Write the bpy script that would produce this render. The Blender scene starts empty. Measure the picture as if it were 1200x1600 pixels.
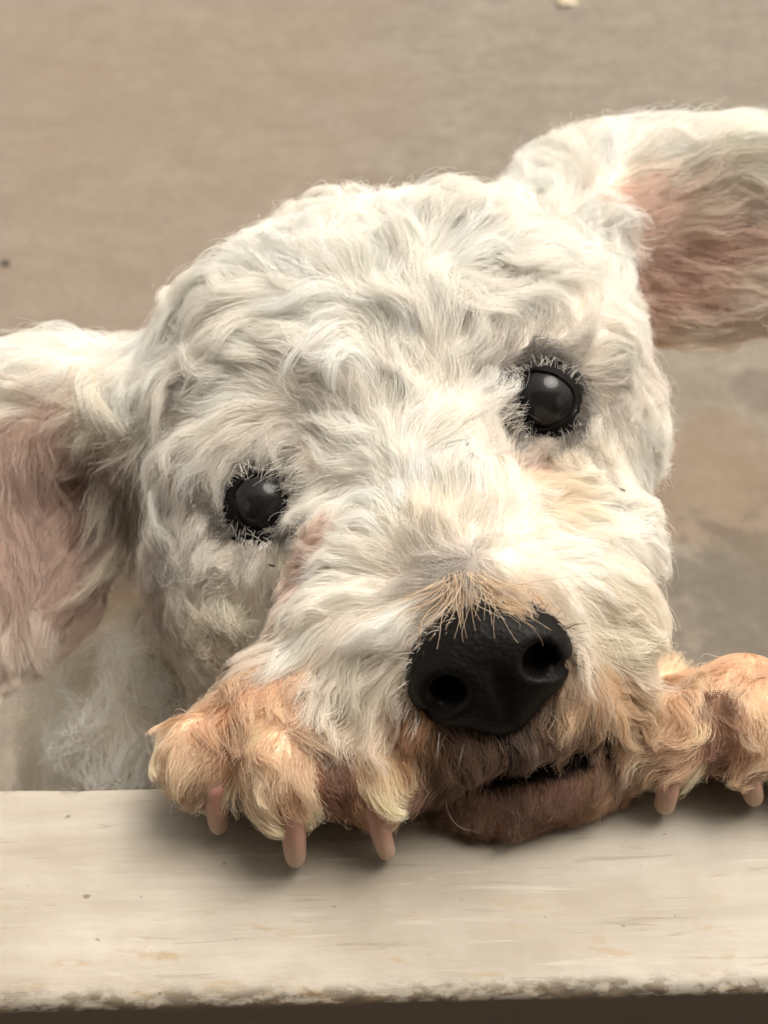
import bpy, math, random
import numpy as np
from mathutils import Vector, Matrix, kdtree

random.seed(7)
rng = np.random.default_rng(7)
scene = bpy.context.scene
col = scene.collection

# ------------------------------------------------------------------ camera
LEDGE_Z = 0.50                    # top of the wooden ledge above the ground
CAM_H = 0.24                      # camera above the ledge
TH = math.radians(47)             # downward pitch
FPX = 800 / math.tan(math.radians(23))   # focal length in px of the 1200x1600 photograph
cam_pos = np.array([0.0, 0.0, LEDGE_Z + CAM_H])
c_r = np.array([1.0, 0, 0])
c_f = np.array([0, math.cos(TH), -math.sin(TH)])
c_u = np.array([0, math.sin(TH), math.cos(TH)])
cd = bpy.data.cameras.new('camera')
cam = bpy.data.objects.new('camera', cd)
col.objects.link(cam)
cam.location = cam_pos
cam.rotation_euler = (math.pi / 2 - TH, 0, 0)
cd.sensor_fit = 'VERTICAL'
cd.sensor_height = 36
cd.lens = 18 / math.tan(math.radians(23))
cd.clip_start = 0.01
cd.clip_end = 500
cd.dof.use_dof = True
cd.dof.focus_distance = 0.262
cd.dof.aperture_fstop = 18
scene.camera = cam

# ------------------------------------------------------------------ world, sun, exposure
SUN_EL, SUN_AZ = math.radians(64), math.radians(55)     # azimuth measured from +Y towards +X
w = bpy.data.worlds.new('World'); scene.world = w; w.use_nodes = True
nt = w.node_tree
bg = nt.nodes['Background']
sky = nt.nodes.new('ShaderNodeTexSky')
sky.sky_type = 'NISHITA'; sky.sun_disc = False
sky.sun_elevation = SUN_EL; sky.sun_rotation = SUN_AZ
sky.air_density = 1.0; sky.dust_density = 4.0; sky.ozone_density = 0.6
hsv = nt.nodes.new('ShaderNodeHueSaturation')          # overcast: the sky is nearly grey
hsv.inputs['Saturation'].default_value = 0.04
nt.links.new(sky.outputs[0], hsv.inputs['Color'])
wm = nt.nodes.new('ShaderNodeMix'); wm.data_type = 'RGBA'; wm.blend_type = 'MULTIPLY'; wm.inputs['Factor'].default_value = 1
wm.inputs[7].default_value = (1.0, 0.93, 0.82, 1)      # thin cloud, warm white balance
nt.links.new(hsv.outputs[0], wm.inputs[6])
nt.links.new(wm.outputs[2], bg.inputs['Color'])
bg.inputs['Strength'].default_value = 0.115
sd = bpy.data.lights.new('sun', 'SUN'); sd.energy = 1.5; sd.angle = math.radians(40); sd.color = (1.0, 0.93, 0.83)
so = bpy.data.objects.new('sun', sd); col.objects.link(so)
sdir = Vector((math.sin(SUN_AZ) * math.cos(SUN_EL), math.cos(SUN_AZ) * math.cos(SUN_EL), math.sin(SUN_EL)))
so.rotation_euler = sdir.to_track_quat('Z', 'Y').to_euler()
so.location = (0.5, 1, 4)
vs = scene.view_settings
vs.view_transform = 'Standard'; vs.look = 'None'; vs.gamma = 1; vs.exposure = 1.14; vs.use_curve_mapping = False
cy = scene.cycles
cy.max_bounces = 8; cy.diffuse_bounces = 8; cy.glossy_bounces = 3; cy.transmission_bounces = 8
cy.use_denoising = True
scene.cycles_curves.shape = 'RIBBONS'; scene.cycles_curves.subdivisions = 1
cy.use_adaptive_sampling = True; cy.adaptive_threshold = 0.04

# ------------------------------------------------------------------ helpers
def pt(px, py, d):
    """point seen at photograph pixel (px, py) at depth d along the view axis"""
    return cam_pos + d * (c_f + c_r * (px - 600) / FPX - c_u * (py - 800) / FPX)

def W(x, y, z):                     # world point with z measured from the ledge top
    return np.array([x, y, z + LEDGE_Z])

def norm(v):
    return v / np.maximum(np.linalg.norm(v, axis=-1, keepdims=True), 1e-12)

class Noise:                        # smooth random field from random waves
    def __init__(s, wavelength, seed, n=14):
        r = np.random.default_rng(seed)
        k = norm(r.normal(size=(n, 3))) * (2 * np.pi / wavelength) * r.uniform(0.6, 1.5, (n, 1))
        s.k, s.ph, s.n = k, r.uniform(0, 6.28, n), n
    def __call__(s, p):
        return np.sin(p @ s.k.T + s.ph).sum(-1) * math.sqrt(2 / s.n)

def mat(name):
    m = bpy.data.materials.new(name); m.use_nodes = True
    t = m.node_tree
    return m, t, t.nodes['Principled BSDF']

def node(t, typ, **kw):
    n = t.nodes.new(typ)
    for k, v in kw.items():
        if hasattr(n, k): setattr(n, k, v)
        else: n.inputs[k].default_value = v
    return n

def ramp(t, fac, stops):
    r = t.nodes.new('ShaderNodeValToRGB')
    e = r.color_ramp.elements
    while len(e) < len(stops): e.new(0.5)
    for i, (p, c) in enumerate(stops):
        e[i].position = p
        e[i].color = (c if len(c) == 4 else (*c, 1)) if not isinstance(c, (int, float)) else (c, c, c, 1)
    t.links.new(fac, r.inputs[0])
    return r.outputs[0]

def mix(t, fac, a, b, mode='MIX'):
    m = t.nodes.new('ShaderNodeMix'); m.data_type = 'RGBA'; m.blend_type = mode
    for sock, v in ((m.inputs['Factor'], fac), (m.inputs[6], a), (m.inputs[7], b)):
        if isinstance(v, bpy.types.NodeSocket): t.links.new(v, sock)
        elif isinstance(v, (int, float)): sock.default_value = v
        else: sock.default_value = (*v, 1)
    return m.outputs[2]

def noise_tex(t, scale, detail=4, rough=0.6, vec=None, sc=None, dist=0):
    n = t.nodes.new('ShaderNodeTexNoise')
    n.inputs['Scale'].default_value = scale; n.inputs['Detail'].default_value = detail
    n.inputs['Roughness'].default_value = rough; n.inputs['Distortion'].default_value = dist
    g = t.nodes.new('ShaderNodeTexCoord')
    src = g.outputs['Object']
    if sc:
        mp = t.nodes.new('ShaderNodeMapping'); mp.inputs['Scale'].default_value = sc
        t.links.new(src, mp.inputs[0]); src = mp.outputs[0]
    t.links.new(src, n.inputs['Vector'])
    return n.outputs['Fac']

def bump(t, bsdf, h, strength, dist):
    b = t.nodes.new('ShaderNodeBump'); b.inputs['Strength'].default_value = strength; b.inputs['Distance'].default_value = dist
    t.links.new(h, b.inputs['Height']); 
    prev = bsdf.inputs['Normal'].links
    if prev: t.links.new(prev[0].from_socket, b.inputs['Normal'])
    t.links.new(b.outputs[0], bsdf.inputs['Normal'])

def mesh_obj(name, v, f, m=None, parent=None, smooth=True):
    me = bpy.data.meshes.new(name)
    me.from_pydata([tuple(map(float, a)) for a in v], [], [tuple(map(int, a)) for a in f])
    me.update()
    if smooth:
        me.polygons.foreach_set('use_smooth', np.ones(len(me.polygons), bool))
    o = bpy.data.objects.new(name, me); col.objects.link(o)
    if m: me.materials.append(m)
    if parent: o.parent = parent
    return o

def tag(o, label=None, cat=None, group=None, kind=None):
    for k, v in (('label', label), ('category', cat), ('group', group), ('kind', kind)):
        if v: o[k] = v
    return o

def box(x0, x1, y0, y1, z0, z1):
    v = [(x, y, z) for z in (z0, z1) for y in (y0, y1) for x in (x0, x1)]
    f = [(0, 2, 3, 1), (4, 5, 7, 6), (0, 1, 5, 4), (2, 6, 7, 3), (0, 4, 6, 2), (1, 3, 7, 5)]
    return v, f

# ------------------------------------------------------------------ materials of the setting
m_conc, t, b = mat('concrete')
big = noise_tex(t, 1.6, 5, 0.6)
med = noise_tex(t, 13, 8, 0.72, dist=0.3)
fine = noise_tex(t, 130, 4, 0.7)
streak = noise_tex(t, 14, 6, 0.7, sc=(0.6, 1.8, 1))
c1 = ramp(t, big, [(0.32, (0.185, 0.157, 0.128)), (0.5, (0.215, 0.189, 0.156)), (0.68, (0.245, 0.221, 0.186))])
c2 = mix(t, ramp(t, med, [(0.40, 0.0), (0.62, 0.9)]), c1, (0.158, 0.134, 0.109))
c3 = mix(t, ramp(t, streak, [(0.45, 0.0), (0.75, 0.45)]), c2, (0.275, 0.250, 0.213))
grit = noise_tex(t, 55, 6, 0.75, sc=(0.75, 1.1, 1))
c3 = mix(t, ramp(t, grit, [(0.42, 0.0), (0.62, 0.6)]), c3, (0.145, 0.123, 0.099))
c4 = mix(t, ramp(t, fine, [(0.3, 0.6), (0.5, 0.0)]), c3, (0.09, 0.075, 0.06))
# old stain patches with their own outline, on the slab beside the dog
def stain(t, base, cx, cy, r, colr, amt, warp=0.12, freq=14):
    tc = t.nodes.new('ShaderNodeTexCoord')
    nz = t.nodes.new('ShaderNodeTexNoise'); nz.inputs['Scale'].default_value = freq; nz.inputs['Detail'].default_value = 5
    t.links.new(tc.outputs['Object'], nz.inputs['Vector'])
    sub = t.nodes.new('ShaderNodeVectorMath'); sub.operation = 'DISTANCE'
    ad = t.nodes.new('ShaderNodeVectorMath'); ad.operation = 'MULTIPLY_ADD'
    t.links.new(nz.outputs['Color'], ad.inputs[0]); ad.inputs[1].default_value = (warp * 2, warp * 2, 0)
    mp = t.nodes.new('ShaderNodeVectorMath'); mp.operation = 'ADD'; mp.inputs[1].default_value = (-warp, -warp, 0)
    t.links.new(tc.outputs['Object'], mp.inputs[0]); t.links.new(mp.outputs[0], ad.inputs[2])
    t.links.new(ad.outputs[0], sub.inputs[0]); sub.inputs[1].default_value = (cx, cy, 0)
    k = ramp(t, sub.outputs['Value'], [(0.0, amt), (r * 0.75, amt * 0.8), (r, 0.0)])
    return mix(t, k, base, colr)
def ground_at(px, py):
    d = norm(c_f + c_r * (px - 600) / FPX - c_u * (py - 800) / FPX)
    return cam_pos + d * (cam_pos[2] / -d[2])
g1, g2, g3, g4 = ground_at(1130, 760), ground_at(1175, 930), ground_at(60, 150), ground_at(1210, 620)
c4 = stain(t, c4, g1[0], g1[1], 0.10, (0.17, 0.115, 0.075), 0.6, 0.07, 24)
c4 = stain(t, c4, g2[0], g2[1], 0.085, (0.075, 0.065, 0.053), 0.6, 0.11, 60)
c4 = stain(t, c4, g4[0], g4[1], 0.04, (0.09, 0.075, 0.06), 0.5, 0.05, 30)
c4 = stain(t, c4, g3[0], g3[1], 0.55, (0.20, 0.145, 0.108), 0.45, 0.25, 5)
t.links.new(c4, b.inputs['Base Color'])
b.inputs['Roughness'].default_value = 0.9
b.inputs['Specular IOR Level'].default_value = 0.25
bump(t, b, med, 0.35, 0.004); bump(t, b, fine, 0.4, 0.0012)

m_paint, t, b = mat('old_white_paint')
grain = noise_tex(t, 60, 6, 0.65, sc=(0.10, 1, 1), dist=0.3)
patch = noise_tex(t, 18, 5, 0.6)
speck = noise_tex(t, 420, 2, 0.5, sc=(0.6, 1, 1))
stn = noise_tex(t, 170, 5, 0.65, sc=(0.3, 1, 1), dist=0.2)
tc = t.nodes.new('ShaderNodeTexCoord')
sx = t.nodes.new('ShaderNodeSeparateXYZ'); t.links.new(tc.outputs['Object'], sx.inputs[0])
base = ramp(t, patch, [(0.34, (0.275, 0.240, 0.192)), (0.66, (0.40, 0.365, 0.312))])
base = mix(t, ramp(t, grain, [(0.42, 0.0), (0.62, 0.5)]), base, (0.215, 0.175, 0.128))
# rubbed yellow-brown patches along the front edge (object y = 0 is the front edge)
edge = ramp(t, sx.outputs['Y'], [(0.0, 1.0), (0.012, 0.95), (0.024, 0.12), (0.04, 0.0)])
mm = t.nodes.new('ShaderNodeMath'); mm.operation = 'MULTIPLY'
t.links.new(ramp(t, stn, [(0.56, 0.0), (0.66, 0.75)]), mm.inputs[0]); t.links.new(edge, mm.inputs[1])
base = mix(t, mm.outputs[0], base, (0.28, 0.19, 0.09))
hair = noise_tex(t, 520, 4, 0.65, sc=(0.06, 1, 1), dist=0.6)
base = mix(t, ramp(t, hair, [(0.58, 0.0), (0.70, 0.7)]), base, (0.40, 0.36, 0.30))
base = mix(t, ramp(t, hair, [(0.28, 0.7), (0.40, 0.0)]), base, (0.17, 0.135, 0.095))
base = mix(t, ramp(t, speck, [(0.235, 0.8), (0.28, 0.0)]), base, (0.11, 0.08, 0.055))
# the front arris is chipped down to dark wood
chip = noise_tex(t, 300, 5, 0.7, sc=(0.5, 1, 1))
ed2 = ramp(t, sx.outputs['Y'], [(0.0, 1.0), (0.0016, 0.8), (0.0042, 0.0)])
mm2 = t.nodes.new('ShaderNodeMath'); mm2.operation = 'MULTIPLY'
t.links.new(ramp(t, chip, [(0.48, 0.0), (0.56, 1.0)]), mm2.inputs[0]); t.links.new(ed2, mm2.inputs[1])
base = mix(t, mm2.outputs[0], base, (0.10, 0.07, 0.045))
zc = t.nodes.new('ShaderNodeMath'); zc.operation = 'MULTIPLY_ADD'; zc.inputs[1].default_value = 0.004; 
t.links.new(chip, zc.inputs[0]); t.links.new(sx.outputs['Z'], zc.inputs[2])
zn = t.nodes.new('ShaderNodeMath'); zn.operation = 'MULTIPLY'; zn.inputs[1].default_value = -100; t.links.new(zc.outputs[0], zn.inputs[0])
base = mix(t, ramp(t, zn.outputs[0], [(0.02, 0.0), (0.08, 1.0)]), base, mix(t, grain, (0.085, 0.06, 0.04), (0.13, 0.095, 0.065)))   # face below the arris: its shade is painted in as dark brown
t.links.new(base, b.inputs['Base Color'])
b.inputs['Roughness'].default_value = 0.55
bump(t, b, grain, 0.35, 0.0008); bump(t, b, patch, 0.4, 0.002); bump(t, b, speck, 0.25, 0.0004); bump(t, b, chip, 0.2, 0.0005)

m_render, t, b = mat('rough_wall_plaster')
t.links.new(ramp(t, noise_tex(t, 12, 6), [(0.3, (0.16, 0.13, 0.10)), (0.7, (0.24, 0.20, 0.16))]), b.inputs['Base Color'])
b.inputs['Roughness'].default_value = 0.9
bump(t, b, noise_tex(t, 120, 4), 0.5, 0.002)
m_wood, t, b = mat('dark_timber')
t.links.new(ramp(t, noise_tex(t, 14, 5, sc=(0.08, 1, 1)), [(0.3, (0.05, 0.032, 0.02)), (0.7, (0.11, 0.07, 0.045))]), b.inputs['Base Color'])
b.inputs['Roughness'].default_value = 0.7

# ------------------------------------------------------------------ the setting
n = 60
xs = np.sign(np.linspace(-1, 1, n)) * np.abs(np.linspace(-1, 1, n)) ** 3 * 150
gv = [(x, y + 1, 0) for y in xs for x in xs]
gf = [(j * n + i, j * n + i + 1, (j + 1) * n + i + 1, (j + 1) * n + i) for j in range(n - 1) for i in range(n - 1)]
tag(mesh_obj('ground', gv, gf, m_conc), kind='structure')

LROT = math.radians(1.43)
LDEPTH, LTHICK = 0.0490, 0.034
def make_ledge():
    xsn = np.concatenate([np.linspace(-1.9, -0.22, 40), np.arange(-0.215, 0.2151, 0.0011), np.linspace(0.22, 1.9, 40)])
    prof = []
    r = 0.0034
    prof.append((0.0008, -LTHICK))
    for z in np.linspace(-LTHICK + 0.004, -r * 1.3, 8): prof.append((0.0, z))
    for a in np.linspace(0, 1, 9)[1:]:
        th = a * math.pi / 2
        prof.append((r - r * math.cos(th), -r + r * math.sin(th)))
    for y in np.linspace(r + 0.0015, LDEPTH - 0.003, 22): prof.append((y, 0.0))
    for a in np.linspace(0, 1, 6)[1:]:
        th = a * math.pi / 2
        prof.append((LDEPTH - 0.002 + 0.002 * math.sin(th), -0.002 + 0.002 * math.cos(th)))
    prof.append((LDEPTH, -LTHICK))
    prof = np.array(prof); P = len(prof)
    V = np.zeros((len(xsn), P, 3))
    V[:, :, 0] = xsn[:, None]; V[:, :, 1] = prof[None, :, 0]; V[:, :, 2] = prof[None, :, 1]
    n1, n2, n3 = Noise(0.02, 1), Noise(0.0032, 2), Noise(0.12, 3)
    q = V.reshape(-1, 3)
    fe = np.exp(-((q[:, 1]) / 0.003) ** 2) * np.exp(-(np.minimum(q[:, 2] + 0.0005, 0) / 0.003) ** 2)
    dn = np.minimum(n2(q) * 0.5 + n1(q) * 0.6 - 0.2, 0.9)
    ins = fe * np.maximum(dn, -0.3) * 0.0006
    q2 = q.copy()
    q2[:, 1] += ins * 0.8; q2[:, 2] -= ins * 0.6
    be = np.exp(-((q[:, 1] - LDEPTH) / 0.002) ** 2)
    q2[:, 2] -= be * np.maximum(n2(q + 3) * 0.5 + n1(q) * 0.5, 0) * 0.0006
    q2[:, 2] += (q[:, 2] > -0.003) * (n3(q) * 0.00035 + n1(q * np.array([0.35, 1, 1])) * 0.00018)
    f = []
    X = len(xsn)
    for i in range(X - 1):
        for j in range(P - 1):
            f.append((i * P + j, (i + 1) * P + j, (i + 1) * P + j + 1, i * P + j + 1))
        f.append((i * P + P - 1, (i + 1) * P + P - 1, (i + 1) * P, i * P))
    f.append(tuple(range(P))); f.append(tuple((X - 1) * P + k for k in reversed(range(P))))
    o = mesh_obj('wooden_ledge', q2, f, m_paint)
    o.location = (0, 0.0923, LEDGE_Z); o.rotation_euler = (0, 0, LROT)
    return tag(o, 'worn white painted wooden ledge under the paws and chin of the dog', 'ledge')
ledge = make_ledge()
v, f = box(-1.88, 1.88, 0.006, LDEPTH - 0.006, -LEDGE_Z + 0.0, -LTHICK - 0.0005)
o = mesh_obj('half_wall', v, f, m_render, smooth=False)
o.location = ledge.location; o.rotation_euler = ledge.rotation_euler
tag(o, 'low plastered half wall carrying the white wooden ledge', 'wall')
# porch added out of view, to keep sky light off the front
v, f = box(-2.6, 2.6, -2.4, -2.2, 0, 2.35)
tag(mesh_obj('added_shade_wall', v, f, m_render, smooth=False), kind='structure')
v, f = box(-2.6, 2.6, -2.4, -0.36, 2.352, 2.45)
tag(mesh_obj('added_shade_roof', v, f, m_wood, smooth=False), kind='structure')
for x in (-2.45, 2.35):
    v, f = box(x, x + 0.1, -0.52, -0.42, 0, 2.351)
    tag(mesh_obj('added_roof_post', v, f, m_wood, smooth=False), kind='structure')

# ------------------------------------------------------------------ signed distance grid for the dog's body
GH = 0.0024
LO = np.array([-0.20, 0.09, -0.01]); HI = np.array([0.22, 0.60, 0.70])
DIM = np.ceil((HI - LO) / GH).astype(int)
SDF = np.full(DIM, 0.06, np.float32)

def local_grid(lo, hi, O, H, D):
    i0 = np.clip(np.floor((lo - O) / H).astype(int), 0, D); i1 = np.clip(np.ceil((hi - O) / H).astype(int) + 1, 0, D)
    ax = [O[k] + H * np.arange(i0[k], i1[k], dtype=np.float32) for k in range(3)]
    return tuple(slice(i0[k], i1[k]) for k in range(3)), np.stack(np.meshgrid(*ax, indexing='ij'), -1).astype(np.float32)

def d_ell(p, c, A, r):
    q = (p - c.astype(np.float32)) @ np.asarray(A, np.float32).T
    k0 = np.linalg.norm(q / np.float32(r), axis=-1); k1 = np.linalg.norm(q / np.float32(r) ** 2, axis=-1)
    return k0 * (k0 - 1) / np.maximum(k1, 1e-6)

def d_cap(p, a, b, ra, rb):
    a = a.astype(np.float32); ba = b.astype(np.float32) - a
    h = np.clip(((p - a) @ ba) / (ba @ ba), 0, 1)
    return np.linalg.norm(p - a - h[..., None] * ba, axis=-1) - (ra + (rb - ra) * h)

def smin(a, b, k):
    h = np.maximum(k - np.abs(a - b), 0) / k
    return np.minimum(a, b) - h * h * k * 0.25

class Field:
    def __init__(s, lo, hi, H):
        s.O, s.H = np.array(lo), H
        s.D = np.ceil((np.array(hi) - s.O) / H).astype(int) + 1
        s.g = np.full(s.D, 0.06, np.float32)
    def add(s, fn, lo, hi, k=0.012, op='add'):
        sl, P = local_grid(lo - 0.05, hi + 0.05, s.O, s.H, s.D)
        if P.size == 0: return
        d = fn(P); g = s.g[sl]
        s.g[sl] = smin(g, d, k) if op == 'add' else -smin(-g, d, k)
    def ell(s, c, A, r, k=0.012, op='add'):
        r = np.array(r); R = r.max()
        s.add(lambda P: d_ell(P, c, A, r), c - R, c + R, k, op)
    def sph(s, c, r, k=0.012, op='add'):
        s.add(lambda P: np.linalg.norm(P - c.astype(np.float32), axis=-1) - r, c - r, c + r, k, op)
    def cap(s, a, b, ra, rb, k=0.012, op='add'):
        R = max(ra, rb)
        s.add(lambda P: d_cap(P, a, b, ra, rb), np.minimum(a, b) - R, np.maximum(a, b) + R, k, op)
    def val(s, p):
        q = (p - s.O) / s.H
        q = np.clip(q, 0, s.D - 1.001); i = q.astype(int); f = (q - i)
        g = s.g; out = 0
        for dx in (0, 1):
            wx = f[..., 0] if dx else 1 - f[..., 0]
            for dy in (0, 1):
                wy = f[..., 1] if dy else 1 - f[..., 1]
                for dz in (0, 1):
                    wz = f[..., 2] if dz else 1 - f[..., 2]
                    out = out + wx * wy * wz * g[i[..., 0] + dx, i[..., 1] + dy, i[..., 2] + dz]
        return out
    def grad(s, p, e=0.003):
        out = np.zeros_like(p)
        for k in range(3):
            o = np.zeros(3); o[k] = e
            out[..., k] = s.val(p + o) - s.val(p - o)
        return norm(out)
    def mesh(s):
        g = s.g; ins = g < 0
        c = [ins[dx:g.shape[0] - 1 + dx, dy:g.shape[1] - 1 + dy, dz:g.shape[2] - 1 + dz] for dx in (0, 1) for dy in (0, 1) for dz in (0, 1)]
        alls = np.logical_and.reduce(c); anys = np.logical_or.reduce(c)
        idx = np.argwhere(anys & ~alls)
        ids = np.full(anys.shape, -1, np.int64); ids[tuple(idx.T)] = np.arange(len(idx))
        cor = [(a, b_, c_) for a in (0, 1) for b_ in (0, 1) for c_ in (0, 1)]
        vals = np.stack([g[idx[:, 0] + a, idx[:, 1] + b_, idx[:, 2] + c_] for a, b_, c_ in cor], 1)
        acc = np.zeros((len(idx), 3)); cnt = np.zeros(len(idx))
        for i in range(8):
            for j in range(i + 1, 8):
                A, B = np.array(cor[i]), np.array(cor[j])
                if np.abs(A - B).sum() != 1: continue
                va, vb = vals[:, i], vals[:, j]
                m = (va < 0) != (vb < 0)
                tt = np.where(m, va / np.where(m, va - vb, 1), 0)
                acc += np.where(m[:, None], A + tt[:, None] * (B - A), 0); cnt += m
        V = s.O + s.H * (idx + acc / cnt[:, None])
        F = []
        for ax in range(3):
            a1, a2 = [(1, 2), (2, 0), (0, 1)][ax]
            sl0 = [slice(None)] * 3; sl1 = [slice(None)] * 3
            sl0[ax] = slice(0, -1); sl1[ax] = slice(1, None)
            A, B = ins[tuple(sl0)], ins[tuple(sl1)]
            e = np.argwhere(A != B)
            e = e[(e[:, a1] > 0) & (e[:, a2] > 0) & (e[:, a1] < g.shape[a1] - 1) & (e[:, a2] < g.shape[a2] - 1)]
            o1 = np.zeros(3, int); o1[a1] = 1; o2 = np.zeros(3, int); o2[a2] = 1
            q = np.stack([ids[tuple((e - o1 - o2).T)], ids[tuple((e - o2).T)], ids[tuple(e.T)], ids[tuple((e - o1).T)]], 1)
            flip = ~A[tuple(e.T)]
            q[flip] = q[flip][:, ::-1]
            F.append(q)
        return V, np.concatenate(F)

# head axes: the head is tilted about 20 degrees to the side
RO = math.radians(20)
e1 = c_r * math.cos(RO) + c_u * math.sin(RO)
e2 = -c_r * math.sin(RO) + c_u * math.cos(RO)
e3 = -c_f
HA = np.stack([e1, e2, e3])

B = Field(LO, HI, GH)
# torso, standing up against the wall behind the ledge
B.cap(W(-0.008, 0.315, -0.10), W(0.0, 0.42, -0.31), 0.074, 0.066, 0.02)
B.sph(W(-0.012, 0.275, -0.115), 0.066, 0.03)
B.cap(W(0.0, 0.30, -0.06), pt(610, 620, .372), 0.062, 0.05, 0.03)
for s in (-1, 1):
    B.cap(W(s * .045, .43, -.33), W(s * .055, .375, -.375), .045, .032, 0.03)
    B.cap(W(s * .055, .375, -.375), W(s * .05, .445, -.435), .028, .018, 0.02)
    B.cap(W(s * .05, .445, -.435), W(s * .05, .41, -.483), .017, .016, 0.015)
    B.cap(W(s * .05, .425, -.484), W(s * .05, .365, -.486), .016, .014, 0.012)
B.cap(W(0, .475, -.34), W(0.01, .53, -.30), .016, .013, 0.03)
B.cap(W(0.01, .53, -.30), W(0.015, .54, -.23), .013, .011, 0.015)
B.sph(pt(270, 1085, .392), .036, 0.03)
B.sph(pt(250, 1230, .42), .040, 0.03)
# forelegs up to the paws
B.cap(W(-.055, .275, -.14), pt(415, 1200, .300), .028, .0115, 0.015)
B.cap(W(.060, .275, -.14), pt(1185, 1220, .304), .026, .0110, 0.015)
# head
B.ell(pt(620, 620, .348), HA, (.060, .044, .050), 0.02)
B.sph(pt(760, 545, .340), .0325, 0.02)
B.sph(pt(560, 530, .348), .030, 0.02)
B.sph(pt(450, 635, .338), .032, 0.02)
B.sph(pt(440, 828, .338), .0305, 0.025)
B.sph(pt(440, 905, .352), .022, 0.02)
B.sph(pt(398, 915, .327), .0235, 0.02)
B.sph(pt(452, 890, .313), .0180, 0.02)
B.sph(pt(858, 770, .325), .0230, 0.02)
B.sph(pt(866, 665, .330), .0230, 0.02)
B.cap(pt(640, 710, .318), pt(750, 960, .262), .027, .0195, 0.02)
B.sph(pt(608, 1050, .2630), .0150, 0.014)
B.sph(pt(892, 1003, .2640), .0145, 0.014)
B.sph(pt(918, 880, .295), .015, 0.02)
B.sph(pt(575, 950, .280), .0155, 0.02)
B.sph(pt(765, 1055, .2665), .0195, 0.016)
B.ell(pt(692, 1158, .2590), HA, (.0130, .0125, .011), 0.012)
B.ell(pt(868, 1108, .2590), HA, (.0130, .0115, .011), 0.012)
# brows: low ridges over the eyes
B.ell(pt(405, 705, .306), HA, (.018, .009, .010), 0.014)
B.ell(pt(835, 550, .308), HA, (.018, .009, .010), 0.014)
# the coat's own lumps
def lumps(F, amp, lam, seed):
    m = np.abs(F.g) < .012
    ii = np.argwhere(m); P = F.O + F.H * ii
    kk = ((P - cam_pos) @ c_f < .40) & (P[:, 2] > LEDGE_Z - .08)
    ii, P = ii[kk], P[kk]
    F.g[tuple(ii.T)] += (Noise(lam, seed)(P) * amp).astype(np.float32)
lumps(B, .0013, .030, 5)
# mouth: a slit between the lips, then the lower jaw
JA = np.stack([norm(c_r * math.cos(math.radians(14)) + c_u * math.sin(math.radians(14))), norm(-c_r * math.sin(math.radians(14)) + c_u * math.cos(math.radians(14))), e3])
B.ell(pt(860, 1186, .2540), JA, (.0190, .0036, .022), 0.003, 'sub')
B.ell(pt(828, 1235, .2655), JA, (.0215, .0078, .012), 0.005)
B.sph(pt(940, 1150, .2740), .0120, 0.010)
# ears
def frame(a, n):
    a = norm(np.array(a)); n = np.array(n); n = norm(n - a * (n @ a))
    return np.stack([a, np.cross(n, a), n])
def img(dx, dy, dz=0.0):            # image direction: right, down, towards the camera
    return c_r * dx - c_u * dy - c_f * dz
EL = frame(img(-.32, 1, 0.12), img(0.45, -.1, 1))
B.ell(pt(50, 810, .338), EL, (.042, .028, .0060), 0.01)
B.ell(pt(72, 810, .322), EL, (.032, .021, .0085), 0.008, 'sub')
B.cap(pt(245, 665, .346), pt(85, 650, .340), .0145, .010, 0.016)
B.cap(pt(130, 640, .342), pt(-20, 690, .338), .010, .010, 0.014)
ER = frame(img(1, -.10, 0.05), img(-.25, 0.35, 1))
B.ell(pt(1100, 380, .362), ER, (.046, .028, .0060), 0.01)
B.ell(pt(1115, 400, .348), ER, (.038, .021, .0090), 0.008, 'sub')
B.cap(pt(875, 400, .357), pt(925, 345, .360), .0175, .0165, 0.016)
B.cap(pt(905, 330, .362), pt(1130, 265, .364), .0115, .009, 0.014)
# paws: three toes show on the left one, two on the right one
L_TOES = [(325, 1182, .2575, .0090), (452, 1202, .2500, .0098), (578, 1215, .2520, .0082)]
R_TOES = [(1054, 1150, .2620, .0086), (1168, 1145, .2620, .0092), (1282, 1150, .2620, .0086)]
PAWS = []                                      # (hump, [(toe tip, radius)])
for toes, wr, hump, hr_ in ((L_TOES, pt(415, 1190, .286), pt(425, 1138, .2590), .0118), (R_TOES, pt(1172, 1200, .292), pt(1168, 1112, .2715), .0110)):
    B.cap(wr, hump + c_f * .004, .0125, hr_, 0.010)
    B.sph(hump, hr_, .006)
    T = []
    for x, y, d, r in toes:
        tp = pt(x, y, d); root_ = hump + (tp - hump) * .35
        B.cap(tp, root_, r, r * .85, 0.0022)
        pad = tp + np.array([0, .003, 0]); pad[2] = LEDGE_Z + .0085
        B.cap(tp, pad, r * .9, .0080, .003)
        T.append((tp, r))
    PAWS.append((hump, hr_, T))
# eye sockets
EYES = [dict(px=412, py=786, r=.0090, front=.2885, roll=-.25), dict(px=848, py=624, r=.0088, front=.2900, roll=-.5)]
for E in EYES:
    E['c'] = pt(E['px'], E['py'], E['front'] + E['r'])
    tocam = norm(cam_pos - E['c'])
    rl = E['roll']; A_ = np.stack([c_r * math.cos(rl) + c_u * math.sin(rl), -c_r * math.sin(rl) + c_u * math.cos(rl), tocam])
    B.ell(E['c'] + tocam * .007, A_, (.0092, .0082, .013), 0.003, 'sub')
NOSE_C = pt(766, 1044, .2410)
N1 = norm(c_r * math.cos(math.radians(19)) + c_u * math.sin(math.radians(19)))
NF = norm(-c_f * 1.0 - c_u * 0.10); NF = norm(NF - N1 * (NF @ N1))
N2 = np.cross(NF, N1)
NA = np.stack([N1, N2, NF])
BV, BF = B.mesh()
print('body', len(BV), len(BF))

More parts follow.
